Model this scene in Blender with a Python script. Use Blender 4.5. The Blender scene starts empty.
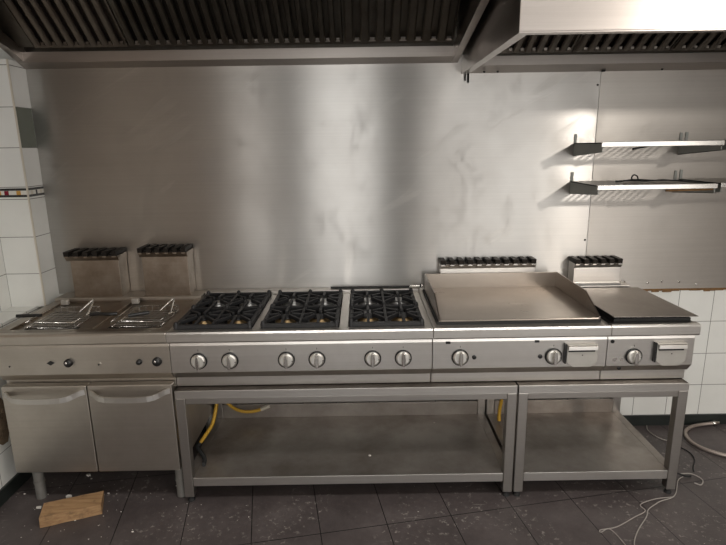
import bpy, bmesh, math, random
from mathutils import Vector, Matrix
random.seed(7)
PI = math.pi
COL = bpy.context.scene.collection
sc = bpy.context.scene

# ------------------------------------------------------------------ materials
def new_mat(name):
    m = bpy.data.materials.new(name); m.use_nodes = True
    nt = m.node_tree; nt.nodes.clear()
    out = nt.nodes.new('ShaderNodeOutputMaterial'); b = nt.nodes.new('ShaderNodeBsdfPrincipled')
    nt.links.new(b.outputs[0], out.inputs[0])
    return m, nt, b

def mapped(nt, scale, coord='pos'):
    if coord == 'pos':
        g = nt.nodes.new('ShaderNodeNewGeometry'); src = g.outputs['Position']
    else:
        g = nt.nodes.new('ShaderNodeTexCoord'); src = g.outputs['Object']
    mp = nt.nodes.new('ShaderNodeMapping'); mp.inputs['Scale'].default_value = scale
    nt.links.new(src, mp.inputs[0]); return mp.outputs[0]

def noise(nt, scale, freq, detail=4, rough=.6, coord='pos'):
    n = nt.nodes.new('ShaderNodeTexNoise'); n.inputs['Scale'].default_value = freq
    n.inputs['Detail'].default_value = detail; n.inputs['Roughness'].default_value = rough
    nt.links.new(mapped(nt, scale, coord), n.inputs['Vector']); return n.outputs['Fac']

def ramp(nt, fac, stops):
    r = nt.nodes.new('ShaderNodeValToRGB'); e = r.color_ramp.elements
    while len(e) < len(stops): e.new(.5)
    for i, (p, c) in enumerate(stops):
        e[i].position = p; e[i].color = (c, c, c, 1) if not hasattr(c, '__len__') else (*c, 1)
    nt.links.new(fac, r.inputs[0]); return r.outputs[0]

def mth(nt, op, a, b=None, c=None):
    n = nt.nodes.new('ShaderNodeMath'); n.operation = op
    for i, v in enumerate((a, b, c)):
        if v is None: continue
        if isinstance(v, (int, float)): n.inputs[i].default_value = v
        else: nt.links.new(v, n.inputs[i])
    return n.outputs[0]

def mixc(nt, fac, a, b, mode='MIX'):
    n = nt.nodes.new('ShaderNodeMix'); n.data_type = 'RGBA'; n.blend_type = mode
    if isinstance(fac, (int, float)): n.inputs[0].default_value = fac
    else: nt.links.new(fac, n.inputs[0])
    for i, v in ((6, a), (7, b)):
        if hasattr(v, '__len__'): n.inputs[i].default_value = (*v, 1)
        else: nt.links.new(v, n.inputs[i])
    return n.outputs[2]

def steel(name, col, dirt, rough=.3, aniso=.0, tangent=(1, 0, 0), brush=(2, 2, 220), patch=2.2, dirt_amt=.35, bump=.02, smear=0):
    m, nt, b = new_mat(name)
    b.inputs['Metallic'].default_value = 1
    big = noise(nt, (1, 1, 1), patch, 6, .65)
    f = ramp(nt, big, [(.35, 0), (.72, dirt_amt)])
    fine = noise(nt, brush, 1, 2, .5)
    c = mixc(nt, f, col, dirt)
    c2 = mixc(nt, .10, c, ramp(nt, fine, [(.3, .35), (.7, 1)]), 'MULTIPLY')
    nt.links.new(c2, b.inputs['Base Color'])
    r = mth(nt, 'MULTIPLY_ADD', big, .16, rough - .08)
    r = mth(nt, 'MULTIPLY_ADD', fine, .06, r)
    if smear:
        s = noise(nt, (1, 1, .6), 7, 5, .7)
        r = mth(nt, 'MULTIPLY_ADD', ramp(nt, s, [(.55, 0), (.75, 1)]), smear, r)
        if smear < .12:
            g = nt.nodes.new('ShaderNodeNewGeometry'); mp = nt.nodes.new('ShaderNodeMapping')
            mp.inputs['Rotation'].default_value = (0, .55, 0); nt.links.new(g.outputs['Position'], mp.inputs[0])
            mp2 = nt.nodes.new('ShaderNodeMapping'); mp2.inputs['Scale'].default_value = (2.2, 1, 16); nt.links.new(mp.outputs[0], mp2.inputs[0])
            q = nt.nodes.new('ShaderNodeTexNoise'); q.inputs['Scale'].default_value = 1; q.inputs['Detail'].default_value = 3; q.inputs['Distortion'].default_value = .8
            nt.links.new(mp2.outputs[0], q.inputs['Vector'])
            ar = ramp(nt, noise(nt, (1, 1, 1), 1.9, 2, .5), [(.52, 0), (.60, 1)])
            sm = mth(nt, 'MULTIPLY', ramp(nt, q.outputs['Fac'], [(.56, 0), (.66, 1)]), ar)
            r = mth(nt, 'MULTIPLY_ADD', sm, .07, r)
            nt.links.new(mixc(nt, mth(nt, 'MULTIPLY', sm, .20), c2, (.80, .77, .72)), b.inputs['Base Color'])
    nt.links.new(r, b.inputs['Roughness'])
    if aniso:
        b.inputs['Anisotropic'].default_value = aniso
        t = nt.nodes.new('ShaderNodeCombineXYZ')
        for i in range(3): t.inputs[i].default_value = tangent[i]
        nt.links.new(t.outputs[0], b.inputs['Tangent'])
    if bump:
        bp = nt.nodes.new('ShaderNodeBump'); bp.inputs['Strength'].default_value = bump * 5
        bp.inputs['Distance'].default_value = .002
        nt.links.new(big, bp.inputs['Height']); nt.links.new(bp.outputs[0], b.inputs['Normal'])
    return m

def plain(name, col, rough=.5, metal=0, var=.12, freq=30, spec=None):
    m, nt, b = new_mat(name)
    n = noise(nt, (1, 1, 1), freq, 4, .6)
    c = mixc(nt, n, tuple(v * (1 - var) for v in col), tuple(min(1, v * (1 + var)) for v in col))
    nt.links.new(c, b.inputs['Base Color'])
    b.inputs['Roughness'].default_value = rough; b.inputs['Metallic'].default_value = metal
    return m

def tile_mat(name, ax, off, pitch, zoff, col=(.80, .80, .76), grout=(.16, .15, .13), zp=.2):
    m, nt, b = new_mat(name)
    g = nt.nodes.new('ShaderNodeNewGeometry'); s = nt.nodes.new('ShaderNodeSeparateXYZ')
    nt.links.new(g.outputs['Position'], s.inputs[0])
    def line(o, o0, pitch):
        f = mth(nt, 'FRACT', mth(nt, 'DIVIDE', mth(nt, 'SUBTRACT', o, o0 - 40 * pitch), pitch))
        d = mth(nt, 'MULTIPLY', mth(nt, 'MINIMUM', f, mth(nt, 'SUBTRACT', 1, f)), pitch)
        return mth(nt, 'LESS_THAN', d, .0016)
    mask = mth(nt, 'MAXIMUM', line(s.outputs[ax], off, pitch), line(s.outputs[2], zoff, zp))
    n = noise(nt, (1, 1, 1), 5, 5, .6)
    base = mixc(nt, ramp(nt, n, [(.4, 0), (.8, .5)]), col, tuple(v * .86 for v in col))
    nt.links.new(mixc(nt, mask, base, grout), b.inputs['Base Color'])
    nt.links.new(mth(nt, 'MULTIPLY_ADD', mask, .6, .18), b.inputs['Roughness'])
    bp = nt.nodes.new('ShaderNodeBump'); bp.inputs['Strength'].default_value = .4; bp.inputs['Distance'].default_value = .002
    nt.links.new(mth(nt, 'SUBTRACT', 1, mask), bp.inputs['Height']); nt.links.new(bp.outputs[0], b.inputs['Normal'])
    return m

def floor_mat():
    m, nt, b = new_mat('floor_tile')
    g = nt.nodes.new('ShaderNodeNewGeometry')
    mp = nt.nodes.new('ShaderNodeMapping'); mp.inputs['Rotation'].default_value = (0, 0, math.radians(-10))
    nt.links.new(g.outputs['Position'], mp.inputs[0])
    s = nt.nodes.new('ShaderNodeSeparateXYZ'); nt.links.new(mp.outputs[0], s.inputs[0])
    def line(o, o0, p, w):
        f = mth(nt, 'FRACT', mth(nt, 'DIVIDE', mth(nt, 'SUBTRACT', o, o0 - 40 * p), p))
        d = mth(nt, 'MULTIPLY', mth(nt, 'MINIMUM', f, mth(nt, 'SUBTRACT', 1, f)), p)
        return mth(nt, 'LESS_THAN', d, w)
    mask = mth(nt, 'MAXIMUM', line(s.outputs[0], .630, .305, .0022), line(s.outputs[1], -.345, .61, .0022))
    big = noise(nt, (1, 1, 1), 3.0, 7, .7)
    c = ramp(nt, big, [(.3, (.055, .045, .044)), (.55, (.088, .073, .071)), (.8, (.14, .12, .115))])
    dust = noise(nt, (1, 1, 1), 34, 6, .75)
    gx = nt.nodes.new('ShaderNodeMapRange'); sx = nt.nodes.new('ShaderNodeSeparateXYZ'); nt.links.new(g.outputs['Position'], sx.inputs[0])
    nt.links.new(sx.outputs[0], gx.inputs[0]); gx.inputs[1].default_value = .8; gx.inputs[2].default_value = 2.2; gx.inputs[3].default_value = 0; gx.inputs[4].default_value = .09
    area = mth(nt, 'ADD', noise(nt, (1, 1, 1), 2.6, 3, .5), gx.outputs[0])
    dm = mth(nt, 'MULTIPLY', ramp(nt, dust, [(.56, 0), (.66, 1)]), ramp(nt, area, [(.47, .03), (.62, 1)]))
    c = mixc(nt, mth(nt, 'MULTIPLY', dm, .75), c, (.34, .31, .28))
    # long pale scratches
    sc1 = noise(nt, (3, 60, 1), 1.3, 2, .5)
    sm = mth(nt, 'MULTIPLY', ramp(nt, sc1, [(.70, 0), (.73, 1)]), ramp(nt, area, [(.5, 0), (.6, .4)]))
    c = mixc(nt, sm, c, (.34, .31, .28))
    c = mixc(nt, mask, c, (.008, .007, .007))
    nt.links.new(c, b.inputs['Base Color'])
    nt.links.new(mth(nt, 'MULTIPLY_ADD', dust, .35, .28), b.inputs['Roughness'])
    bp = nt.nodes.new('ShaderNodeBump'); bp.inputs['Strength'].default_value = .35; bp.inputs['Distance'].default_value = .002
    nt.links.new(mth(nt, 'MULTIPLY_ADD', mask, -1.5, dust), bp.inputs['Height']); nt.links.new(bp.outputs[0], b.inputs['Normal'])
    return m

def wood_mat():
    m, nt, b = new_mat('raw_wood')
    n = noise(nt, (6, 60, 90), 1, 5, .6, 'obj')
    c = ramp(nt, n, [(.25, (.25, .14, .065)), (.6, (.42, .255, .125)), (.85, (.52, .34, .18))])
    d = noise(nt, (1, 1, 1), 22, 4, .6, 'obj')
    c = mixc(nt, ramp(nt, d, [(.55, 0), (.75, .7)]), c, (.10, .06, .03))
    nt.links.new(c, b.inputs['Base Color']); b.inputs['Roughness'].default_value = .75
    return m

def emit_mat(name, col, st):
    m = bpy.data.materials.new(name); m.use_nodes = True; nt = m.node_tree; nt.nodes.clear()
    o = nt.nodes.new('ShaderNodeOutputMaterial'); e = nt.nodes.new('ShaderNodeEmission')
    e.inputs[0].default_value = (*col, 1); e.inputs[1].default_value = st
    nt.links.new(e.outputs[0], o.inputs[0]); return m

M = {}
M['sheet2'] = steel('splashback_steel_right', (.60, .57, .53), (.42, .38, .34), .44, .7, (0, 0, 1), (1.5, 2, 160), 1.3, .30, .03, .08)
M['sheet'] = steel('splashback_steel', (.53, .515, .49), (.36, .32, .29), .30, .95, (0, 0, 1), (1.5, 2, 160), 1.3, .30, .03, .10)
M['steel'] = steel('satin_steel', (.72, .695, .66), (.46, .42, .375), .31, 0, (0, 0, 1), (1, 1, 90), 3, .4, .004)
M['steeld'] = steel('fryer_steel', (.60, .56, .505), (.38, .335, .28), .35, 0, (0, 0, 1), (1, 1, 90), 3, .5, .004)
M['deck'] = steel('deck_steel', (.50, .46, .42), (.28, .22, .18), .30, 0, (1, 0, 0), (30, 2, 2), 5, .6)
M['frame'] = steel('stand_steel', (.52, .495, .465), (.36, .325, .29), .34, 0, (1, 0, 0), (3, 3, 200), 3, .4)
M['rim'] = steel('bright_edge_steel', (.72, .70, .665), (.5, .46, .42), .34, 0, (1, 0, 0), (3, 3, 200), 3, .4)
M['dark_top'] = steel('dark_top_steel', (.16, .14, .12), (.07, .06, .05), .45, 0, (1, 0, 0), (3, 3, 3), 6, .6)  # stand top coloured darker than its front edge and legs
M['deckf'] = steel('fryer_deck_steel', (.36, .315, .265), (.18, .14, .11), .30, 0, (1, 0, 0), (30, 2, 2), 5, .7)
M['shelf'] = steel('shelf_steel', (.42, .385, .35), (.20, .165, .14), .34, 0, (1, 0, 0), (8, 3, 3), 3.6, .8, .02, .18)
M['shelf'].node_tree.nodes['Principled BSDF'].inputs['Metallic'].default_value = .75
M['flueb'] = steel('browned_flue_steel', (.42, .36, .30), (.20, .15, .11), .36, .3, (0, 0, 1), (2, 2, 200), 7, .8)
M['face'] = plain('drawer_face_steel', (.50, .48, .44), .42, .55, .1, 15)
M['plate'] = steel('griddle_plate', (.42, .375, .33), (.28, .235, .20), .27, 0, (1, 0, 0), (2, 90, 2), 1.6, .6, 0)
M['cover'] = steel('cover_plate', (.46, .42, .38), (.27, .23, .20), .40, 0, (1, 0, 0), (60, 2, 2), 3, .5)
M['hood'] = steel('hood_steel', (.46, .42, .39), (.30, .265, .235), .28, .4, (0, 0, 1), (2, 2, 220), 2, .35)
M['filter'] = steel('greasy_filter_steel', (.17, .155, .135), (.07, .055, .04), .36, 0, (1, 0, 0), (40, 6, 6), 6, .6)
M['filterL'] = steel('warm_filter_steel', (.24, .21, .18), (.12, .09, .07), .40, 0, (1, 0, 0), (40, 6, 6), 6, .6)
M['filter2'] = steel('right_filter_steel', (.26, .24, .215), (.12, .10, .08), .36, 0, (1, 0, 0), (40, 6, 6), 6, .6)
M['bracket'] = plain('bracket_steel', (.30, .31, .29), .5, .35)
M['chrome'] = steel('polished_steel', (.78, .76, .72), (.6, .56, .5), .16, 0, (1, 0, 0), (2, 2, 60), 8, .3)
M['knob'] = steel('brushed_dial', (.86, .84, .79), (.7, .68, .63), .42, 0, (1, 0, 0), (90, 90, 2), 12, .3)
M['dull'] = plain('dull_leg_steel', (.28, .27, .25), .5, .5)
M['black'] = plain('black_plastic', (.012, .012, .012), .35)
M['iron'] = plain('cast_iron', (.012, .012, .013), .5, 0, .4, 60)
M['enamel'] = plain('black_enamel', (.014, .013, .013), .18, 0, .5, 20)
M['soot_shade'] = plain('burnt_shade_black', (.005, .0045, .004), .6, 0, .4, 40)
M['brass'] = plain('brass', (.26, .18, .09), .4, .8, .5)
M['alu'] = plain('aluminium_cap', (.46, .46, .45), .38, .9, .25, 40)
M['comb'] = plain('sooty_flue_comb', (.022, .018, .015), .5, .6, .4, 60)
M['rubber'] = plain('black_rubber', (.02, .02, .02), .8)
M['yellow'] = plain('yellow_hose', (.62, .36, .03), .45, 0, .15, 50)
M['braid'] = plain('braided_hose', (.42, .36, .32), .45, .7, .35, 300)
M['wire'] = plain('grey_cable', (.36, .33, .30), .6, 0, .2)
M['skirt'] = plain('dark_skirting', (.018, .022, .020), .35, 0, .4, 10)
M['paint'] = plain('wall_paint', (.44, .37, .31), .8, 0, .1, 2)
M['paintd'] = plain('dark_wall_paint', (.10, .088, .078), .8, 0, .1, 2)
M['ceil'] = plain('ceiling_paint', (.62, .59, .55), .9, 0, .06, 2)
M['foam'] = plain('rotten_adhesive', (.20, .11, .045), .95, 0, .7, 60)
M['flake'] = plain('white_plaster', (.80, .76, .70), .8, 0, .08)
M['green'] = plain('green_tile', (.080, .092, .060), .2, 0, .15, 8)
M['red'] = plain('red_mosaic', (.25, .01, .03), .25); M['ochre'] = plain('ochre_mosaic', (.60, .33, .07), .25)
M['whitet'] = plain('white_mosaic', (.74, .72, .66), .25); M['line'] = plain('black_tile_line', (.015, .013, .013), .3)
M['edge'] = plain('cream_tile_trim', (.58, .53, .44), .4, 0, .1, 20)
M['tileB'] = tile_mat('white_tiles_back', 0, 2.915, .2, .659 - .0)
M['tileL'] = tile_mat('white_tiles_left', 1, .44, .2, .84)
M['tileP'] = tile_mat('white_tiles_pillar', 0, -1.04, .4, 1.04)
M['tileP2'] = tile_mat('white_tiles_pillar_upper', 0, -1.04, .4, 1.703, (.80, .80, .77))
M['floor'] = floor_mat(); M['wood'] = wood_mat()
M['rust'] = plain('broken_plaster', (.17, .12, .075), .95, 0, .6, 40)
M['day'] = emit_mat('daylight_pane', (1, .985, .96), 3.9)
M['dayw'] = emit_mat('dim_daylight_pane', (1, .95, .90), 2.3)
M['day3'] = emit_mat('hazy_daylight_pane', (1, .975, .94), 3.1)

# ------------------------------------------------------------------ mesh builder
def wloc(o):
    v = Vector((0, 0, 0))
    while o is not None: v = v + o.location; o = o.parent
    return v

class MB:
    def __init__(s): s.v = []; s.f = []; s.sm = []
    def add(s, vs, fs, smooth=False):
        n = len(s.v); s.v += [Vector(a) for a in vs]; s.f += [tuple(i + n for i in f) for f in fs]
        s.sm += [smooth] * len(fs); return s
    def box(s, x0, x1, y0, y1, z0, z1):
        return s.add([(x0, y0, z0), (x1, y0, z0), (x1, y1, z0), (x0, y1, z0), (x0, y0, z1), (x1, y0, z1), (x1, y1, z1), (x0, y1, z1)],
                     [(0, 3, 2, 1), (4, 5, 6, 7), (0, 1, 5, 4), (1, 2, 6, 5), (2, 3, 7, 6), (3, 0, 4, 7)])
    def prism(s, prof, a0, a1, axis='X'):      # profile extruded along an axis; profile given in the other two axes in order
        def P(a, p, q): return {'X': (a, p, q), 'Y': (p, a, q), 'Z': (p, q, a)}[axis]
        n = len(prof); vs = [P(a0, *p) for p in prof] + [P(a1, *p) for p in prof]
        fs = [tuple(range(n)), tuple(range(2 * n - 1, n - 1, -1))] + [(i, (i + 1) % n, n + (i + 1) % n, n + i) for i in range(n)]
        return s.add(vs, fs)
    def bar(s, a, b, w, h, up=(0, 0, 1)):
        a = Vector(a); b = Vector(b); d = (b - a).normalized(); u = Vector(up)
        r = d.cross(u)
        if r.length < 1e-4: r = d.cross(Vector((1, 0, 0)))
        r.normalize(); u = r.cross(d); r *= w / 2; u = u * (h / 2)
        vs = [p + q for p in (a, b) for q in (-r - u, r - u, r + u, -r + u)]
        return s.add(vs, [(0, 1, 2, 3), (7, 6, 5, 4), (0, 4, 5, 1), (1, 5, 6, 2), (2, 6, 7, 3), (3, 7, 4, 0)])
    def tube(s, pts, r, n=10, closed=False):
        pts = [Vector(p) for p in pts]; m = len(pts); vs = []
        prev = None
        for i, p in enumerate(pts):
            if closed: d = pts[(i + 1) % m] - pts[i - 1]
            else: d = pts[min(i + 1, m - 1)] - pts[max(i - 1, 0)]
            d.normalize()
            if prev is None:
                a = d.cross(Vector((0, 0, 1)))
                if a.length < .05: a = d.cross(Vector((1, 0, 0)))
            else: a = prev - d * prev.dot(d)
            a.normalize(); prev = a; b = d.cross(a)
            for k in range(n):
                t = 2 * PI * k / n; vs.append(p + a * (r * math.cos(t)) + b * (r * math.sin(t)))
        fs = []
        for i in range(m if closed else m - 1):
            j = (i + 1) % m
            for k in range(n): fs.append((i * n + k, i * n + (k + 1) % n, j * n + (k + 1) % n, j * n + k))
        s.add(vs, fs, True)
        if not closed: s.add([vs[k] for k in range(n)], [tuple(range(n - 1, -1, -1))]); s.add([vs[(m - 1) * n + k] for k in range(n)], [tuple(range(n))])
        return s
    def lathe(s, c, axis, prof, n=28):         # prof: (radius, distance along axis); closed with caps
        c = Vector(c); ax = Vector(axis).normalized()
        a = ax.cross(Vector((1, 0, 0)))
        if a.length < .1: a = ax.cross(Vector((0, 0, 1)))
        a.normalize(); b = ax.cross(a); vs = []
        for r, h in prof:
            for k in range(n):
                t = 2 * PI * k / n; vs.append(c + ax * h + a * (r * math.cos(t)) + b * (r * math.sin(t)))
        m = len(prof)
        fs = [(i * n + k, (i + 1) * n + k, (i + 1) * n + (k + 1) % n, i * n + (k + 1) % n) for i in range(m - 1) for k in range(n)]
        s.add(vs, fs, True); s.add([vs[k] for k in range(n)], [tuple(range(n))]); s.add([vs[(m - 1) * n + k] for k in range(n)], [tuple(range(n - 1, -1, -1))])
        return s
    def build(s, name, mat, parent=None, bevel=0, origin=None, label=None):
        if parent is not None: o0 = wloc(parent)
        elif origin: o0 = Vector(origin)
        else:
            xs = [v.x for v in s.v]; ys = [v.y for v in s.v]
            o0 = Vector(((min(xs) + max(xs)) / 2, (min(ys) + max(ys)) / 2, min(v.z for v in s.v)))
        me = bpy.data.meshes.new(name); me.from_pydata([v - o0 for v in s.v], [], s.f)
        for p, q in zip(me.polygons, s.sm): p.use_smooth = q
        bm = bmesh.new(); bm.from_mesh(me); bmesh.ops.recalc_face_normals(bm, faces=bm.faces); bm.to_mesh(me); bm.free()
        me.materials.append(mat); o = bpy.data.objects.new(name, me); COL.objects.link(o)
        if parent is not None: o.parent = parent
        else: o.location = o0
        if bevel:
            md = o.modifiers.new('bevel', 'BEVEL'); md.width = bevel; md.segments = 2; md.limit_method = 'ANGLE'; md.angle_limit = math.radians(40)
        if label: o['label'] = label
        return o

def thing(name, label, cat, loc, group=None):
    o = bpy.data.objects.new(name, None); COL.objects.link(o); o.location = loc; o.empty_display_size = .1
    return tag(o, label, cat, group)
def tag(o, label, cat, group=None, kind=None):
    o['label'] = label; o['category'] = cat
    if group: o['group'] = group
    if kind: o['kind'] = kind
    return o
def struct(o): o['kind'] = 'structure'; return o

def spline(pts, n=8):
    pts = [Vector(p) for p in pts]; out = []
    q = [2 * pts[0] - pts[1]] + pts + [2 * pts[-1] - pts[-2]]
    for i in range(1, len(q) - 2):
        for k in range(n):
            t = k / n; a, b, c, d = q[i - 1], q[i], q[i + 1], q[i + 2]
            out.append(.5 * ((2 * b) + (c - a) * t + (2 * a - 5 * b + 4 * c - d) * t * t + (3 * b - a - 3 * c + d) * t ** 3))
    out.append(pts[-1]); return out

W = .671          # face of the splashback
WT = .6755        # face of the tiled wall behind it
# ------------------------------------------------------------------ the setting
X0, X1, YF, ZC = -1.04, 6.4, -4.6, 2.95
struct(MB().box(X0 - .1, X1 + .1, YF - .1, WT + .1, -.08, 0).build('floor', M['floor']))
struct(MB().box(X0 - .1, X1 + .1, YF - .1, WT + .1, ZC, ZC + .08).build('ceiling', M['ceil']))
struct(MB().box(X0 - .1, X1 + .1, WT, WT + .1, 0, ZC).build('wall_back', M['tileB']))
struct(MB().box(X0 - .1, X0, .18, WT, 0, ZC).build('wall_left', M['tileL']))
struct(MB().box(X0 - .1, X0, YF, .18, 0, ZC).build('wall_left', M['paint']))
struct(MB().box(X1, X1 + .1, YF, WT, 0, ZC).build('wall_right', M['paint']))
# shop-front wall behind the camera with tall glazed openings
wins = [(-1.02, -.38, 'dayw'), (.05, 1.17, 'day'), (1.86, 4.0, 'day3'), (4.15, 5.6, 'dayw')]
wf = MB(); xs = [X0]
for a, b, _ in wins: xs += [a, b]
xs.append(X1)
for i in range(0, len(xs), 2): wf.box(xs[i], xs[i + 1], YF - .1, YF, 0, ZC)
for a, b, _ in wins: wf.box(a, b, YF - .1, YF, 0, .25); wf.box(a, b, YF - .1, YF, 2.5, ZC)
struct(wf.build('wall_front', M['paintd']))
for i, (a, b, k) in enumerate(wins):
    w = struct(MB().box(a, b, YF - .06, YF - .05, .25, 2.5).build('window_%d' % (i + 1), M[k]))
    MB().box(a, b, YF - .05, YF - .02, .25, .29).box(a, b, YF - .05, YF - .02, 2.46, 2.5).box(a, a + .03, YF - .05, YF - .02, .25, 2.5).box(b - .03, b, YF - .05, YF - .02, .25, 2.5).build('window_frame', M['frame'], w)
# left: tiled ledge under the level of the tops, pillar above it
led = struct(MB().box(X0, -.905, -1.1, WT, 0, .855).build('wall_ledge', M['tileL']))
struct(MB().box(-.905, -.893, -1.1, WT, 0, .075).build('baseboard_left', M['skirt']))
struct(MB().box(-.893, 4.2, WT - .012, WT, 0, .066).build('baseboard_back', M['skirt']))
pil = struct(MB().box(X0, -.853, .53, WT, .855, 1.452).build('wall_pillar', M['tileP'], origin=(-.95, .6, .855)))
MB().box(X0, -.853, .53, WT, 1.495, 2.13).build('upper_tiles', M['tileP2'], pil)
MB().box(-.8535, -.8515, .535, W - .002, 1.704, 1.902).build('green_tile', M['green'], pil, label='dark green tile')
b = MB()
for z in (1.452, 1.486): b.box(X0, -.8525, .5295, WT, z - .001, z + .011)
b.build('border_lines', M['line'], pil)
b = MB().box(X0, -.853, .53, WT, 1.461, 1.486); b.build('border_band', M['whitet'], pil)
for i, x in enumerate((-1.005, -.965, -.902)):
    MB().box(x - .011, x + .011, .5285, .5305, 1.463, 1.484).build('mosaic_square', M['ochre' if i != 1 else 'red'], pil)
for i, y in enumerate((.565, .605, .645)):
    MB().box(-.8535, -.8515, y - .006, y + .006, 1.463, 1.484).build('mosaic_square', M['line' if i == 1 else 'edge'], pil)
MB().box(-.861, -.8515, .5285, .537, .855, 2.13).build('corner_trim', M['edge'], pil, .003)
# rotten strip of adhesive under the right steel sheet
b = MB(); x = 2.36
while x < 4.1:
    w = random.uniform(.02, .07); h = random.uniform(.006, .017)
    b.box(x, x + w, W - .002, WT, .858 - h, .862); x += w * .92
struct(b.build('trim_1', M['foam']))
# broken patch in the left ledge
b = MB(); ring = []
for k in range(15):
    t = 2 * PI * k / 15; r = .13 * random.uniform(.6, 1.1); ring.append((.10 + r * math.cos(t) * .8, .40 + r * math.sin(t) * 1.15))
b.prism(ring, -.9055, -.900)
for k in range(26):
    t = random.uniform(0, 2 * PI); r = random.uniform(0, .10); y = .10 + r * math.cos(t) * .8; z = .40 + r * math.sin(t); q = random.uniform(.008, .02)
    b.box(-.904, -.9 + random.uniform(.001, .008), y - q, y + q, z - q, z + q)
tag(b.build('broken_plaster', M['rust']), 'brown broken patch in the white left wall beside the left cabinet door', 'wall damage')

# ------------------------------------------------------------------ steel cladding
t = thing('steel_splashback', 'long brushed stainless splashback sheet behind the fryers and burners', 'splashback', (.65, W, .888))
MB().box(-.851, 2.149, W, WT - .0005, .888, 2.14).build('steel_sheet', M['sheet'], t)
for x, z in ((2.136, 1.42), (2.139, 1.153), (2.136, 1.646), (2.14, 1.98)): MB().lathe((x, W, z), (0, -1, 0), [(.006, 0), (.006, .002), (.003, .004)], 10).build('rivet', M['black'], t)
t = thing('steel_splashback', 'shorter stainless splashback sheet behind the wall shelves, tiles showing under it', 'splashback', (3.1, W, .858))
MB().box(2.1535, 4.1, W, WT - .0005, .858, 2.075).build('steel_sheet', M['sheet2'], t)
for x, z in ((2.80, .885), (2.60, .905), (2.70, .90), (2.52, .897)): MB().lathe((x, W, z), (0, -1, 0), [(.007, 0), (.006, .001), (.003, .003)], 10).build('rivet', M['chrome'], t)

# ------------------------------------------------------------------ cookers
def knob(parent, x, z, r=.039, rot=0, y=.004):
    k = MB().lathe((x, y, z), (0, -1, 0), [(r, 0), (r, .006), (r - .003, .008)], 32).build('knob', M['black'], parent)
    MB().lathe((x, y - .006, z), (0, -1, 0), [(r - .005, 0), (r - .006, .007), (r - .012, .010)], 32).build('dial', M['knob'], k, label='silver dial')
    g = MB(); n = 10; ca, sa = math.cos(rot), math.sin(rot); w = .0095; L = r - .006; prof = []
    for i in range(n + 1):
        u = -1 + 2 * i / n; ww = w * (.55 + .45 * (1 - u * u)); prof.append((u * L, ww))
    ol = [(a[1], a[0]) for a in prof] + [(-a[1], a[0]) for a in reversed(prof)]
    ol = [(p * ca - q * sa, p * sa + q * ca) for p, q in ol]
    g.prism([(x + p, z + q) for p, q in ol], y - .034, y - .012, 'Y')
    g.build('grip', M['chrome'], k, .003)
    MB().box(x + r * .62, x + r * .82, y - .0172, y - .0150, z - .003, z - .0005).build('dial_mark', M['black'], k)
    MB().box(x - .001, x + .001, .0045, .0068, z + r + .008, z + r + .016).build('panel_mark', M['black'], parent)
    return k

def cooker_shell(t, x0, x1, mat, bodymat=None):
    bodymat = bodymat or mat
    MB().box(x0 + .001, x1 - .001, .05, .66, .592, .845).build('body', bodymat, t, .003)
    MB().prism([(.012, .835), (.0065, .81), (.0065, .680), (.032, .645), (.06, .645), (.06, .835)], x0 + .0012, x1 - .0012).build('control_panel', mat, t, .0015)
    MB().prism([(-.024, .838), (-.024, .876), (-.017, .8845), (.012, .8845), (.012, .836), (-.018, .832)], x0 + .0006, x1 - .0006).build('front_nosing', mat, t, .002)

def deck(t, x0, x1, wells, y0, y1, mat, zfloor, floormat, z=.884):
    """top with rectangular wells cut in it"""
    b = MB(); xs = [x0]
    for a, c in wells: xs += [a, c]
    xs.append(x1)
    b.box(x0, x1, .012, y0, .845, z); b.box(x0, x1, y1, .665, .845, z)
    for i in range(0, len(xs), 2): b.box(xs[i], xs[i + 1], y0, y1, .845, z)
    b.build('deck', mat, t, .0025)
    for a, c in wells: MB().box(a, c, y0, y1, zfloor - .006, zfloor).build('well', floormat, t)

def flue(t, x0, x1, zt, nteeth, zbase=.884, yf=.56, overhang=.035, mat='flueb', gap=.5):
    zb = zt - .052
    f = MB().prism([(yf, zbase), (yf, zb), (W - .004, zb + .01), (W - .004, zbase)], x0, x1).build('flue', M[mat], t, .002)
    MB().prism([(yf + .002, zb - .002), (yf - .016, zb + .026), (W - .004, zb + .028), (W - .004, zb - .002)], x0 - overhang, x1 + .003).build('flue_cap', M[mat], f, .0015)
    MB().box(x0 - .004, x1 + .004, yf - .012, yf + .01, zbase, zbase + .018).build('flue_skirt', M[mat], f, .002)
    c = MB(); p = (x1 - x0 + overhang) / (nteeth - .45)
    for i in range(nteeth):
        a = x0 - overhang + i * p
        c.prism([(yf - .018, zb + .024), (yf - .022, zb + .052), (W - .006, zb + .052), (W - .006, zb + .024)], a, a + p * .55)
    c.box(x0 - overhang + .004, x1, yf + .004, W - .006, zb + .024, zb + .034)
    c.build('flue_comb', M['comb'], f, .0015)
    for i in range(nteeth):
        a = x0 - overhang + i * p
        MB().box(a + p * .04, a + p * .50, yf - .0205, yf - .017, zb + .020, zb + .0265).build('comb_lip', M['chrome' if mat == 'steel' else 'flueb'], f)
    return f

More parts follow.
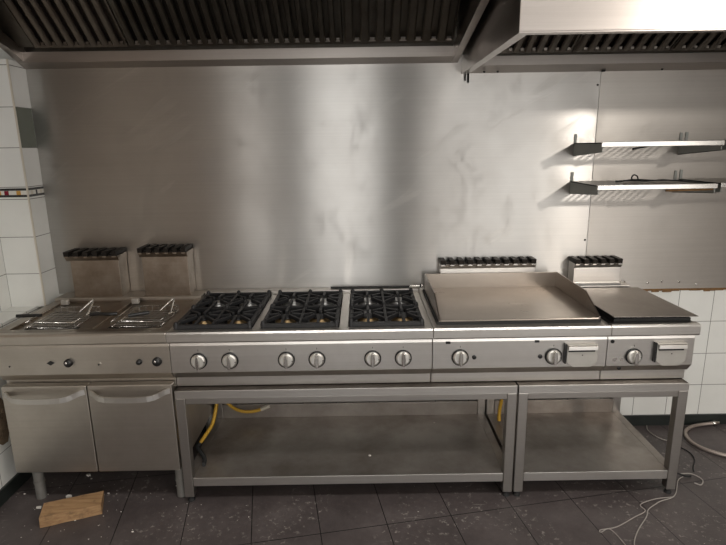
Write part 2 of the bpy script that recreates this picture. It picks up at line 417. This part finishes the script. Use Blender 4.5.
# --- double fryer on a cupboard
t = fr = thing('gas_fryer', 'double deep fryer with two low cupboard doors, at the left end of the cooking line', 'fryer', (-.4, .33, 0))
cooker_shell(t, -.80, 0, M['steeld'])
deck(t, -.798, -.001, [(-.745, -.425), (-.365, -.035)], .055, .53, M['deckf'], .872, M['deckf'])
for a, c in ((-.70, -.45), (-.31, -.06)):
    MB().box(a, c, .068, .115, .873, .8745).build('wire_shade', M['enamel'], t)  # thin black strip put in for the shade of the basket wires
for a in (-.745, -.365):
    MB().box(a + .005, a + .045, .475, .50, .874, .904).build('rest_tab', M['face'], t, .006)
MB().box(-.80, .0, .53, .66, .880, .899).build('back_ledge', M['steeld'], t, .004)
MB().box(-.795, -.008, .045, .655, .176, .592).build('cupboard', M['steeld'], t, .002)
for a, c in ((-.795, -.4015), (-.3965, -.006)):
    d = MB().box(a, c, 0.0, .043, .178, .625).build('door', M['steeld'], t, .004)
    zc = .59
    pts = [(a + .012, .0, zc), (a + .03, -.012, zc - .003), (a + .10, -.052, zc - .012), (c - .10, -.052, zc - .012), (c - .03, -.010, zc + .002), (c - .012, .0, zc + .004)]
    h = MB()
    pts = spline(pts, 4)
    for p, q in zip(pts, pts[1:]): h.bar(p, Vector(q) + (Vector(q) - Vector(p)).normalized() * .002, .007, .026)
    h.build('handle', M['rim'], d)
for x in (-.735, -.033):
    for y in (.065, .60):
        l = MB().lathe((x, y, 0.0), (0, 0, 1), [(.0235, 0), (.0235, .178)], 24).lathe((x, y, .085), (0, 0, 1), [(.026, 0), (.026, .012)], 24).build('leg', M['dull'], t)
flue(t, -.702, -.440, 1.153, 6, overhang=.022)
flue(t, -.313, -.065, 1.168, 6, overhang=.012)
for x, r, n in ((-.466, .019, 'ignition_knob'), (-.061, .021, 'ignition_knob'), (-.143, .013, 'thermostat_spindle')):
    o = MB().lathe((x, .0065, .738), (0, -1, 0), [(r, 0), (r, .012), (r * .8, .017), (r * .3, .019)], 20).build(n, M['black'], t)
    if n == 'ignition_knob': MB().lathe((x - .004, -.012, .742), (0, -1, 0), [(.006, 0), (.005, .003), (.002, .004)], 12).build('dot_highlight', M['chrome'], o)  # off-centre polished disc: white dot on one knob, highlight built in on the other
MB().prism([(-.567, .738), (-.549, .749), (-.531, .738), (-.549, .727)], .002, .008, 'Y').build('spindle_slot', M['black'], t)
for x, z in ((-.739, .724), (-.33, .727)):
    MB().lathe((x, .0065, z), (0, -1, 0), [(.012 if x > -.5 else .004, 0), (.011 if x > -.5 else .004, .0012)], 18).build('screw_boss', M['steeld'], t)
    MB().lathe((x, .0055, z), (0, -1, 0), [(.004, 0), (.004, .003)], 12).build('screw', M['black'], t)

# --- six-burner range
t = rg = thing('gas_range', 'six burner gas range with black pan supports, standing on the long open stand', 'gas range', (.6, .33, .59))
cooker_shell(t, 0, 1.2, M['steel'])
wells = [(.018, .378), (.415, .775), (.818, 1.165)]
deck(t, .001, 1.199, wells, .022, .585, M['steel'], .866, M['enamel'])
MB().box(0.001, 1.199, .60, .664, .884, .903).build('back_ledge', M['steel'], t, .004)
for x in (.129, .272, .531, .671, .926, 1.066): knob(t, x, .737)
for a, c in wells:
    for k, (y0, y1) in enumerate(((.034, .300), (.306, .575))):
        b = MB(); x0, x1 = a + .012, c - .012; cx, cy = (x0 + x1) / 2, (y0 + y1) / 2; z = .902
        for p, q in (((x0, y0), (x1, y0)), ((x0, y1), (x1, y1)), ((x0, y0), (x0, y1)), ((x1, y0), (x1, y1))):
            b.bar((*p, z - .010), (*q, z - .010), .018, .020)
        # fingers: cross members over the two burners of this row
        for ox in (-.082, .082):
            ex = cx + ox
            for ang in range(0, 360, 45):
                r0 = .030; dx, dy = math.cos(math.radians(ang)), math.sin(math.radians(ang))
                lx = .082 if abs(dx) > .1 else 9; ly = (y1 - y0) / 2
                L = min(lx / abs(dx) if abs(dx) > .1 else 9, ly / abs(dy) if abs(dy) > .1 else 9)
                b.bar((ex + dx * r0, cy + dy * r0, z), (ex + dx * L, cy + dy * L, z - .006), .013, .018)
        b.bar((cx, y0, z - .006), (cx, y1, z - .006), .012, .02)
        for px, py in ((x0, y1), (x1, y1), (cx, y1), (x0, y0), (x1, y0)):
            b.lathe((px, py, .872), (0, 0, 1), [(.011, 0), (.012, .028), (.009, .040), (.004, .044)], 10)
        b.build('pan_support', M['iron'], t, .002)
        for ox in (-.082, .082):
            bn = MB().lathe((cx + ox, cy, .866), (0, 0, 1), [(.052, 0), (.050, .010), (.036, .014), (.036, .020)], 24).build('burner', M['alu' if k else 'brass'], t)
            MB().lathe((cx + ox, cy, .886), (0, 0, 1), [(.034, 0), (.036, .003), (.034, .007), (.02, .009)], 24).build('burner_cap', M['alu' if k else 'iron'], bn)

# --- griddle
t = gd = thing('gas_griddle', 'wide flat griddle with raised side and back guards beside the burners', 'griddle', (1.6, .33, .59))
cooker_shell(t, 1.2, 2.0, M['steel'])
MB().box(1.201, 1.999, .012, .665, .845, .884).build('deck', M['steel'], t, .0025)
MB().box(1.201, 1.999, .62, .664, .884, .903).build('back_ledge', M['steel'], t, .004)
MB().box(1.222, 1.972, .030, .60, .884, .899).build('plate_gap_shade', M['soot_shade'], t)  # black block under the plate, the gap's shade put into its colour
MB().box(1.236, 1.962, .024, .592, .900, .909).build('griddle_plate', M['plate'], t, .004)
gu = MB().box(1.230, 1.968, .590, .598, .897, .990).build('back_guard', M['plate'], t, .002)
for x in (1.230, 1.961):
    MB().prism([(.028, .899), (.028, .912), (.20, .990), (.596, .990), (.596, .899)], x, x + .007).build('side_guard', M['plate'], t, .002)
flue(t, 1.318, 1.845, 1.066, 11, .884, .604, .0, 'steel')
knob(t, 1.327, .735); knob(t, 1.755, .733)
for x, z, r in ((1.392, .734, .010), (1.695, .733, .010)):
    MB().lathe((x, .007, z), (0, -1, 0), [(r, 0), (r, .006), (r * .5, .008)], 14).build('igniter_button', M['black'], t)
for x in (1.271, 1.677):
    MB().box(x - .011, x + .011, .004, .0075, .800, .812).build('slot', M['black'], t, .003)
def drip_drawer(t, xa, xb, mat):
    z0, z1 = .682, .792
    d = MB().prism([(xa, z1), (xb, z1), (xb, z0 + .022), (xb - .03, z0), (xa + .03, z0), (xa, z0 + .022)], -.010, .006, 'Y').build('drip_drawer', M['face'], t, .003)
    MB().prism([(-.010, z1 - .002), (-.022, z1 - .005), (-.024, z1 - .022), (-.020, z1 - .022), (-.019, z1 - .010), (-.010, z1 - .012)], xa + .002, xb - .006).build('drawer_pull', M['steel'], d, .001)
    MB().box(xa + .006, xb - .014, -.0112, -.0098, z1 - .034, z1 - .024).build('pull_gap', M['black'], d)
    MB().box(xa - .010, xa - .003, -.012, .006, z0 + .02, z1 + .004).build('drawer_side', M['black'], d)
    MB().lathe(((xa + xb) / 2, -.010, z1 - .05), (0, -1, 0), [(.003, 0), (.003, .001)], 8).build('drawer_hole', M['black'], d)
drip_drawer(t, 1.812, 1.953, M['chrome'])

# --- small grill under a loose plate
t = gl = thing('gas_grill', 'narrow grill with black cooking bed, at the right end of the cooking line', 'grill', (2.2, .33, .59))
cooker_shell(t, 2.0, 2.4, M['steel'])
MB().box(2.001, 2.398, .012, .665, .845, .880).build('deck', M['soot_shade'], t, .0025)
MB().box(2.001, 2.398, -.012, .014, .878, .8855).build('deck_edge', M['steel'], t)
MB().box(2.03, 2.382, .03, .56, .880, .900).build('grill_bed', M['soot_shade'], t)
b = MB()
for i in range(16): b.prism([(.035, .899), (.035, .911), (.51, .911), (.51, .899)], 2.045 + i * .0205, 2.055 + i * .0205)
b.build('grill_bars', M['iron'], t)
MB().box(2.05, 2.372, .575, .664, .880, .912).build('back_ledge', M['steel'], t, .004)
flue(t, 2.055, 2.312, 1.064, 6, .912, .585, .0, 'steel')
MB().tube(spline([(2.315, .60, .925), (2.325, .59, .935), (2.345, .59, .93), (2.35, .60, .922)], 4), .004, 8).build('gas_fitting', M['chrome'], t)
knob(t, 2.124, .727, .038)
for x in (2.040, 2.074):
    o = MB().lathe((x, .0068, .712), (0, -1, 0), [(.012, 0), (.011, .002)], 18).build('blanking_plug', M['chrome'], t)
for x, z in ((2.022, .800), (2.069, .664)):
    MB().lathe((x, .010 if z > .7 else .020, z), (0, -1, 0), [(.009, 0), (.009, .006), (.005, .008)], 14).build('screw_hole', M['black'], t)
drip_drawer(t, 2.222, 2.358, M['steel'])
b = MB().add([(2.018, .008, .914), (2.402, .008, .9115), (2.385, .515, .912), (2.005, .520, .912), (2.018, .008, .917), (2.402, .008, .9145), (2.385, .515, .915), (2.005, .520, .915)],
             [(0, 3, 2, 1), (4, 5, 6, 7), (0, 1, 5, 4), (1, 2, 6, 5), (2, 3, 7, 6), (3, 0, 4, 7)])
tag(b.build('cover_plate', M['cover']), 'loose dull steel plate lying over the grill at the right end', 'metal plate')

# --- fryer baskets
def basket(cx, label, loop):
    x0, x1, y0, y1, z0, z1 = cx - .115, cx + .115, .085, .335, .8765, .906
    t = thing('fryer_basket', label, 'fryer basket', (cx, .21, z0), 'wire baskets in the fryers')
    b = MB(); r = .0022
    b.tube([(x0, y0, z1), (x1, y0, z1), (x1, y1, z1), (x0, y1, z1)], .0032, 6, True)
    b.tube([(x0, y0, z0 + .003), (x1, y0, z0 + .003), (x1, y1, z0 + .003), (x0, y1, z0 + .003)], .003, 6, True)
    b.build('basket_rim', M['chrome'], t)
    m = MB(); n = 7
    for i in range(n + 1):
        x = x0 + (x1 - x0) * i / n; m.tube([(x, y0, z1), (x, y0, z0 + .003), (x, y1, z0 + .003), (x, y1, z1)], .0011, 4)
    for i in range(n + 1):
        y = y0 + (y1 - y0) * i / n; m.tube([(x0, y, z1), (x0, y, z0 + .003), (x1, y, z0 + .003), (x1, y, z1)], .0011, 4)
    m.build('basket_mesh', M['dull'], t)
    MB().tube(spline([(x1 - .06, y1 - .08, z1), (x1 - .01, y1 - .05, z1 + .045), (x1 + .004, y1 - .06, z1 + .05), (x1 + .012, y1 - .15, z1 + .004)], 5), .004, 8).build('hanging_loop', M['chrome'], t)
    MB().tube(spline([(x1, .20, z1), (x1 + .02, .195, z1 + .006), (x1 + .035, .19, z1 + .006)], 4), .004, 8).build('handle_rod', M['chrome'], t)
    return t
t1 = basket(-.575, 'wire fryer basket in the left fryer well, a black grip at both ends', 0)
MB().tube([(-.785, .178, .912), (-.73, .185, .911), (-.672, .19, .910)], .0085, 10).build('grip', M['black'], t1)
MB().tube(spline([(-.435, .19, .910), (-.39, .185, .914), (-.34, .18, .914), (-.305, .19, .912)], 4), .0085, 10).build('grip', M['black'], t1)
t2 = basket(-.175, 'wire fryer basket in the right fryer well, beside the first burner', 1)
MB().tube(spline([(-.235, .15, .913), (-.20, .165, .915), (-.15, .19, .915)], 4), .0085, 10).build('grip', M['black'], t2)

# --- rod and fitting on the back ledge
tag(MB().tube([(.705, .635, .9085), (1.15, .635, .9085)], .0052, 10).build('metal_rod', M['black']), 'thin black rod lying on the ledge behind the third burner pair', 'rod')
t = thing('pipe_fitting', 'small bright pipe fitting on the ledge left of the griddle guard', 'pipe fitting', (1.20, .625, .903))
MB().tube([(1.155, .625, .914), (1.225, .625, .914)], .009, 12).build('pipe', M['chrome'], t)
MB().lathe((1.172, .625, .914), (1, 0, 0), [(.0135, 0), (.0135, .022)], 6).build('hex_nut', M['chrome'], t)
MB().lathe((1.206, .625, .914), (1, 0, 0), [(.0105, 0), (.0105, .008)], 12).build('black_collar', M['black'], t)

# ------------------------------------------------------------------ stands
def stand(x0, x1, label, cut):
    t = thing('steel_stand', label, 'stand', ((x0 + x1) / 2, .33, 0))
    tp = MB().box(x0, x1, .002, .665, .555, .589).build('stand_top', M['dark_top'], t, .002)
    MB().box(x0, x1, 0, .004, .553, .5905).build('front_edge', M['rim'], tp, .001)
    MB().box(x0 + .045, x1 - .045, .004, .042, .521, .5525).build('front_rail', M['frame'], t, .002)
    MB().box(x0 + .045, x1 - .045, .60, .63, .521, .5525).build('back_rail', M['frame'], t, .002)
    for x in (x0, x1 - .045):
        MB().box(x + .006, x + .039, .045, .595, .521, .5525).build('side_rail', M['frame'], t, .002)
        for y in (.0, .595):
            l = MB().box(x, x + .045, y, y + .045, .030, .5525).build('leg', M['frame'], t, .003)
            MB().lathe((x + .0225, y + .0225, 0), (0, 0, 1), [(.017, 0), (.018, .006), (.011, .012), (.011, .031)], 16).build('foot', M['rubber'], l)
    MB().prism([(.006, .088), (.006, .132), (.60, .132), (.60, .128), (.012, .128), (.012, .088)], x0 + .046, x1 - .046).box(x0 + .004, x0 + .046, .047, .593, .100, .132).box(x1 - .046, x1 - .004, .047, .593, .100, .132).build('shelf', M['shelf'], t, .0015)
    MB().box(x0 + .047, x1 - .047, .003, .0065, .088, .1325).build('shelf_edge', M['rim'], t, .001)
    MB().box(x0 + .046, x1 - .046, .594, .600, .132, .215).build('shelf_upstand', M['shelf'], t, .001)
    return t
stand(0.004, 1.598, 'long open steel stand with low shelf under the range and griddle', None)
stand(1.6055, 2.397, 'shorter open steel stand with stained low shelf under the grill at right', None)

# ------------------------------------------------------------------ hoods
def baffle(name, x0, x1, p, start, slope_deg, L, mat, parent, tabmat='hood'):
    s = math.radians(slope_deg); d = Vector((0, -math.cos(s), math.sin(s))); n = Vector((0, -math.sin(s), -math.cos(s)))
    S = Vector((0, start[0], start[1]))
    def pt(x, u, v): q = S + d * u + n * v; return (x, q.y, q.z)
    b = MB()
    def slab(xa, xb, u0, u1, v0, v1):
        vs = [pt(x, u, v) for x in (xa, xb) for u, v in ((u0, v0), (u1, v0), (u1, v1), (u0, v1))]
        b.add(vs, [(0, 1, 2, 3), (7, 6, 5, 4), (0, 4, 5, 1), (1, 5, 6, 2), (2, 6, 7, 3), (3, 7, 4, 0)])
    k = max(1, round((x1 - x0 - .02) / p)); p = (x1 - x0 - .02) / k
    for i in range(k):
        a = x0 + .01 + i * p; w = p * .56
        # rounded rib
        prof = [(0, 0), (0, .012), (w * .18, .020), (w * .82, .020), (w, .012), (w, 0)]
        vs = [pt(a + q[0], u, q[1]) for u in (.014, L - .01) for q in prof]
        m = len(prof); b.add(vs, [tuple(range(m)), tuple(range(2 * m - 1, m - 1, -1))] + [(j, (j + 1) % m, m + (j + 1) % m, m + j) for j in range(m)])
    slab(x0, x1, 0, L, -.024, -.016)
    o = b.build(name, mat, parent, .0015)
    b = MB()
    slab(x0 + .001, x1 - .001, -.004, .012, -.016, .006)
    slab(x0 + .001, x1 - .001, L - .012, L, -.016, .006)
    slab(x0 + .001, x0 + .010, .012, L - .012, -.016, .004); slab(x1 - .010, x1 - .001, .012, L - .012, -.016, .004)
    b.build('filter_frame', mat, o, .001)
    c = MB(); slab_c = [pt(x, u, v) for x in (x0 + .012, x1 - .012) for u, v in ((.008, .003), (.013, .003), (.013, .007), (.008, .007))]
    c.add(slab_c, [(0, 1, 2, 3), (7, 6, 5, 4), (0, 4, 5, 1), (1, 5, 6, 2), (2, 6, 7, 3), (3, 7, 4, 0)])
    for i in range(k):
        a = x0 + .01 + (i + .56) * p
        vs = [pt(x, u, v) for x in (a + p * .08, a + p * .36) for u, v in ((.010, .004), (.03, .004), (.024, .013), (.010, .010))]
        c.add(vs, [(0, 1, 2, 3), (7, 6, 5, 4), (0, 4, 5, 1), (1, 5, 6, 2), (2, 6, 7, 3), (3, 7, 4, 0)])
    c.build('drain_strip', M[tabmat] if mat is M['filter'] else mat, o)

t = thing('extractor_hood', 'wide extractor hood over the fryers and burners, rows of dark baffle filters', 'extractor hood', (.28, 0, 2.10))
MB().prism([(W - .002, 2.10), (.484, 2.177), (-.75, 2.42), (-.75, 2.93), (W - .002, 2.93)], -.852, -.840).build('side_panel', M['hood'], t)
MB().prism([(W - .002, 2.10), (.484, 2.177), (-.75, 2.42), (-.75, 2.47), (.484, 2.235), (W - .002, 2.165)], -.842, -.815).build('side_rail', M['hood'], t)
MB().prism([(W - .002, 2.10), (-.02, 2.233), (-.75, 2.374), (-.75, 2.93), (W - .002, 2.93)], 1.388, 1.398).build('side_panel', M['hood'], t)
MB().prism([(W - .002, 2.10), (-.02, 2.233), (-.75, 2.374), (-.75, 2.44), (-.02, 2.298), (W - .002, 2.165)], 1.365, 1.39).build('side_rail', M['hood'], t)
MB().prism([(W - .001, 2.100), (.60, 2.122), (.60, 2.172), (.604, 2.172), (.604, 2.126), (W - .001, 2.104)], -.84, 1.388).build('grease_gutter', M['hood'], t, .001)
MB().box(-.85, 1.397, -.75, -.74, 2.40, 2.93).build('front_panel', M['hood'], t)
MB().box(-.85, 1.397, -.74, W - .002, 2.92, 2.935).build('top_panel', M['hood'], t)
MB().box(-.85, 1.388, W - .006, W - .002, 2.11, 2.92).build('back_panel', M['filter'], t)
MB().prism([(.575, 2.19), (.146, 2.55), (.16, 2.565), (.589, 2.205)], -.842, -.737).build('filter_blank', M['filter'], t)
fx = [-.735, -.265, .275, .805, 1.362]
for i, p in enumerate((.058, .0505, .0505, .072)):
    baffle('baffle_filter', fx[i] + .002, fx[i + 1] - .002, p, (.575, 2.192), 40, .56, M['filterL' if i == 0 else 'filter'], t)

t = thing('extractor_hood', 'bright fronted extractor hood at top right, above the wall shelves', 'extractor hood', (2.6, .15, 2.047))
MB().box(1.421, 3.9, -.372, -.366, 2.049, 2.93).build('front_panel', M['hood'], t, .002)
MB().box(1.421, 1.427, -.366, W - .002, 2.049, 2.93).build('side_panel', M['hood'], t)
MB().box(1.427, 3.894, W - .006, W - .002, 2.06, 2.93).build('back_panel', M['filter'], t)
MB().box(3.894, 3.9, -.366, W - .002, 2.049, 2.93).build('side_panel', M['hood'], t)
MB().box(1.421, 3.9, -.372, W - .002, 2.93, 2.94).build('top_panel', M['hood'], t)
MB().box(1.421, 3.9, -.372, -.335, 2.045, 2.049).box(1.421, 1.458, -.335, W - .002, 2.045, 2.049).build('bottom_flange', M['hood'], t)
MB().prism([(W - .001, 2.047), (.575, 2.072), (.575, 2.118), (.579, 2.118), (.579, 2.076), (W - .001, 2.051)], 1.458, 3.894).build('grease_gutter', M['hood'], t, .001)
for i in range(5):
    a = 1.46 + i * .486; baffle('baffle_filter', a + .002, a + .484, .055, (.55, 2.132), 29, .56, M['filter2'], t, 'filterL')
for x, y, r0 in ((1.53, .63, .006), (1.60, .63, .006), (2.157, .655, .012), (2.45, .63, .006)): MB().lathe((x, y, 2.052), (0, 0, -1), [(r0, 0), (r0 * .8, .008)], 10).build('gutter_screw', M['soot_shade'], t)
t = thing('hanging_bracket', 'small dark bracket stub hanging under the left corner of the right hood', 'bracket', (1.45, .655, 1.99))
MB().box(1.437, 1.441, .648, .668, 2.01, 2.044).build('tab', M['soot_shade'], t)
MB().tube([(1.455, .66, 2.045), (1.456, .66, 2.0)], .004, 8).build('bolt', M['soot_shade'], t)

# ------------------------------------------------------------------ wall shelves
def wall_shelf(x0, x1, z, label, ztop_b):
    t = thing('wall_shelf', label, 'wall shelf', ((x0 + x1) / 2, W, z), 'steel rack shelves on the right wall')
    yf = .305
    MB().box(x0, x1, yf, yf + .012, z - .024, z).build('front_lip', M['chrome'], t, .002)
    MB().box(x0 + .012, x1 - .012, W - .016, W - .001, z - .022, z - .002).build('back_rail', M['frame'], t, .001)
    b = MB(); n = int((x1 - x0 - .03) / .037)
    for i in range(n):
        a = x0 + .015 + i * .037
        b.prism([(a, z - .0055), (a + .002, z - .002), (a + .013, z - .002), (a + .015, z - .0055), (a + .013, z - .0055), (a + .0115, z - .0035), (a + .0035, z - .0035), (a + .002, z - .0055)], yf + .010, W - .008, 'Y')
    b.build('rack_slats', M['frame'], t)
    for i, x in enumerate((x0 + .006, x1 - .008)):
        br = MB().prism([(yf + .010, z - .006), (yf + .010, z - .045), (W - .001, z - .070), (W - .001, z - .006)], x, x + .003).build('bracket', M['bracket'], t)
        MB().box(x, x + .015, W - .005, W - .001, z - .03, z + ztop_b).build('wall_tab', M['bracket'], br, .001)
        MB().box(x, x + .014, yf + .012, W - .004, z - .0045 - .004, z - .0045).build('bracket_flange', M['soot_shade'], br)
        c = MB().bar((x + .006, yf + .012, z - .046), (x + .006, W - .004, z - .071), .012, .003); c.build('bracket_flange', M['bracket'] if i == 0 else M['soot_shade'], br)
    return t
s1 = wall_shelf(2.030, 2.612, 1.687, 'upper wall rack shelf, the full one with nothing on it', .043)
MB().bar((2.19, .33, 1.652), (2.34, .40, 1.672), .010, .008).build('support_rod', M['soot_shade'], s1)
s2 = wall_shelf(2.026, 2.606, 1.484, 'lower wall rack shelf with a black cable lying on it', .046)
MB().bar((2.37, .33, 1.452), (2.60, .33, 1.456), .010, .010).build('support_rod', M['foam'], s2)
wall_shelf(2.628, 3.21, 1.690, 'end of another upper rack shelf at the right edge of the photo', .043)
wall_shelf(2.622, 3.20, 1.488, 'end of another lower rack shelf at the right edge of the photo', .046)
zc = 1.4865
pts = [(2.20, .50, zc), (2.24, .48, zc + .006), (2.285, .50, zc + .004), (2.33, .53, zc + .002), (2.31, .50, zc + .026), (2.275, .47, zc + .034), (2.265, .46, zc + .014), (2.31, .46, zc + .004), (2.38, .48, zc + .003), (2.44, .50, zc + .006), (2.50, .49, zc + .002), (2.55, .51, zc + .002)]
tag(MB().tube(spline(pts, 7), .0036, 8).tube(spline([(2.21, .46, zc + .002), (2.30, .52, zc + .008), (2.40, .47, zc + .005), (2.47, .51, zc + .002)], 7), .003, 8).build('black_cable', M['rubber']), 'tangled black cable lying on the lower wall shelf', 'cable')

# ------------------------------------------------------------------ hoses, cables, debris
t = thing('gas_hose', 'yellow gas hose with dark end hanging beside the left leg of the long stand', 'gas hose', (.05, .25, .14))
MB().tube(spline([(.125, .36, .52), (.108, .32, .40), (.098, .29, .33), (.082, .27, .27), (.045, .25, .215), (.022, .235, .185)], 6), .0095, 10).build('hose', M['yellow'], t)
MB().tube(spline([(.024, .236, .188), (.012, .225, .165), (.062, .16, .1425), (.075, .10, .1425)], 6), .0105, 10).build('dark_sleeve', M['rubber'], t)
t = thing('gas_hose', 'yellow gas hose curving flat behind the left part of the long stand', 'gas hose', (.2, .55, .2))
MB().tube(spline([(.06, .56, .30), (.11, .55, .234), (.16, .54, .208), (.21, .54, .199), (.26, .545, .202), (.295, .55, .212)], 6), .0095, 10).build('hose', M['yellow'], t)
MB().tube([(.285, .549, .208), (.335, .555, .226)], .012, 10).build('hose_connector', M['edge'], t)
tag(MB().tube(spline([(1.69, .50, .51), (1.685, .50, .42), (1.672, .50, .32), (1.664, .50, .26), (1.656, .50, .19), (1.654, .49, .1425)], 6), .010, 10).build('gas_hose', M['yellow']), 'yellow gas hose hanging where the two stands meet, seen beside the middle legs', 'gas hose')
t = thing('water_hose', 'braided steel flexible hose curling on the floor at the right by the skirting', 'hose', (2.85, .5, 0))
MB().tube(spline([(3.00, .645, .02), (2.93, .645, .012), (2.86, .625, .011), (2.79, .575, .011), (2.755, .50, .011), (2.757, .42, .011), (2.80, .355, .011), (2.88, .30, .011), (3.0, .27, .011)], 8), .0105, 10).build('braided_tube', M['braid'], t)
MB().lathe((2.99, .645, .02), (1, .0, .05), [(.011, 0), (.015, .004), (.015, .026), (.011, .03), (.011, .04)], 6).build('end_nut', M['chrome'], t)
z = .004
t = thing('floor_cable', 'thin grey cable trailing over the floor from the right stand leg', 'cable', (2.25, 0, 0))
MB().tube(spline([(2.52, .14, z), (2.47, .10, z + .004), (2.39, .049 - .06, z), (2.302, -.05, z), (2.267, -.07, z), (2.21, -.11, z), (2.175, -.16, z), (2.09, -.25, z), (2.03, -.34, z), (2.01, -.45, z)], 7), .0024, 8).build('lead', M['wire'], t)
MB().tube(spline([(2.38, -.02, z), (2.28, -.035, z), (2.19, -.076, z + .002), (2.19, -.12, z), (2.12, -.16, z), (2.01, -.222, z), (1.93, -.24, z), (1.925, -.255, z), (1.97, -.235, z), (1.99, -.30, z), (2.0, -.42, z)], 7), .0022, 8).build('lead', M['wire'], t)
t = thing('wire_clip', 'small black wire twist on the floor right of the last stand leg', 'wire', (2.52, .14, 0))
MB().tube(spline([(2.45, .155, z), (2.49, .16, .012), (2.53, .135, .010), (2.56, .14, .006)], 5), .004, 8).build('twist', M['rubber'], t)
MB().tube(spline([(2.52, .16, .008), (2.57, .15, .012), (2.60, .11, .006), (2.57, .07, z), (2.545, .085, z)], 5), .003, 8).build('tail', M['wire'], t)
tag(MB().tube(spline([(2.60, .655, z), (2.58, .60, z), (2.59, .53, z), (2.62, .49, z), (2.67, .46, z)], 6), .0032, 8).build('floor_cable', M['wire']), 'short thin grey cable on the floor behind the right stand, by the skirting', 'cable')
tag(MB().tube(spline([(2.66, .42, z), (2.685, .36, z), (2.67, .29, z), (2.62, .22, z), (2.60, .18, z)], 6), .003, 8).build('floor_cable', M['rubber']), 'thin dark cable on the floor between the right stand leg and braided hose', 'cable')

# wooden offcut
b = MB(); L = .262; D = .115; H = .052
ux, uy = Vector((.262, .098, 0)).normalized(), Vector((-.098, .262, 0)).normalized()
P0 = Vector((-.612, -.165, 0)); nseg = 9; vs = []; fs = []
for i in range(nseg + 1):
    j = random.uniform(-.003, .003) if 0 < i < nseg else 0
    for (q, h) in ((0, 0), (D, 0), (D, H), (0, H)):
        e = random.uniform(-.004, .004)
        p = P0 + ux * (L * i / nseg + (e if i in (0, nseg) else 0)) + uy * (q + (j if q == 0 else 0)); vs.append((p.x, p.y, h + (e * .35 if h else 0)))
for i in range(nseg):
    for k in range(4): fs.append((i * 4 + k, i * 4 + (k + 1) % 4, i * 4 + 4 + (k + 1) % 4, i * 4 + 4 + k))
fs += [(0, 1, 2, 3), (nseg * 4 + 3, nseg * 4 + 2, nseg * 4 + 1, nseg * 4)]
o = b.add(vs, fs).build('wood_block', M['wood'], None, .002); tag(o, 'rough brown wooden block lying on the floor under the left cupboard', 'wood block')

# plaster bits
def chip(x, y, z, r, name='plaster_flake'):
    n = 6; a0 = random.uniform(0, 6); h = r * .3; r *= .75
    ring = [(x + r * random.uniform(.6, 1.15) * math.cos(a0 + 2 * PI * k / n), y + r * random.uniform(.35, .8) * math.sin(a0 + 2 * PI * k / n)) for k in range(n)]
    return MB().prism(ring, z, z + h, 'Z')
tag(chip(.91, .174, .132, .012).build('plaster_flake', M['flake']), 'white chip in the middle of the long stand shelf', 'debris')
tag(chip(1.285, .50, .132, .007).build('plaster_flake', M['flake']), 'tiny white chip towards the back right of the long stand shelf', 'debris')
tag(chip(-.60, .06, 0, .026).build('plaster_flake', M['flake']), 'pale flake lying just behind the wooden block', 'debris')
tag(chip(-.70, -.02, 0, .020).build('plaster_flake', M['flake']), 'white flake on the floor left of the wooden block', 'debris')
tag(chip(-.59, .24, 0, .020).build('plaster_flake', M['flake']), 'white flake far back under the left cupboard', 'debris')
b = MB()
for k in range(120):
    if k < 85: x = random.gauss(-.55, .28); y = random.gauss(-.02, .16)
    elif k < 91: x = random.gauss(.03, .05); y = random.gauss(-.03, .03)
    else: x = random.uniform(-.8, 2.9); y = random.uniform(-.36, .2)
    if x < -.88 or y > .6: continue
    c = chip(x, y, 0, random.choice((.002, .0025, .003, .004, .008) if k < 85 else (.0015, .002, .003))); b.add(c.v, c.f)
tag(b.build('plaster_crumbs', M['flake']), 'white plaster crumbs scattered on the dark floor, mostly round the wooden block', 'debris', kind='stuff')

# ------------------------------------------------------------------ lights
def area(name, loc, tgt, sx, sy, power, col):
    l = bpy.data.lights.new(name, 'AREA'); l.shape = 'RECTANGLE'; l.size = sx; l.size_y = sy; l.energy = power; l.color = col
    o = bpy.data.objects.new(name, l); COL.objects.link(o); o.location = loc
    o.rotation_euler = (Vector(tgt) - Vector(loc)).to_track_quat('-Z', 'Y').to_euler(); return o
area('key_lamp', (3.7, -3.3, 2.62), (1.9, .5, 1.2), .15, .15, 24, (1, .93, .85))
area('overhead_fill', (1.5, -1.25, 2.9), (1.5, -1.15, 0), 3.4, .4, 42, (1, .97, .93))  # unseen overhead area light, added as fill for floor and flat tops

wd = bpy.data.worlds.new('world'); sc.world = wd; wd.use_nodes = True
wd.node_tree.nodes['Background'].inputs[0].default_value = (.5, .5, .5, 1); wd.node_tree.nodes['Background'].inputs[1].default_value = .05

# ------------------------------------------------------------------ camera
cx, cy, cz, yaw, pitch, roll, fpx = .8839, -2.2992, 1.6834, .0017, .2310, -.0152, 536.33
sy_, cy_ = math.sin(yaw), math.cos(yaw); sp, cp = math.sin(pitch), math.cos(pitch)
f = Vector((sy_ * cp, cy_ * cp, -sp)); r = Vector((cy_, -sy_, 0)); u = r.cross(f)
cr, sr = math.cos(roll), math.sin(roll); r2 = r * cr + u * sr; u2 = -r * sr + u * cr
cam = bpy.data.cameras.new('camera'); cam.sensor_width = 36; cam.lens = 36 * fpx / 726; cam.clip_start = .05
co = bpy.data.objects.new('camera', cam); COL.objects.link(co)
mw = Matrix((r2, u2, -f)).transposed().to_4x4(); mw.translation = Vector((cx, cy, cz)); co.matrix_world = mw
sc.camera = co
sc.view_settings.view_transform = 'Standard'; sc.view_settings.look = 'None'; sc.view_settings.gamma = 1
sc.view_settings.exposure = 0
try: sc.view_settings.use_curve_mapping = False
except Exception: pass
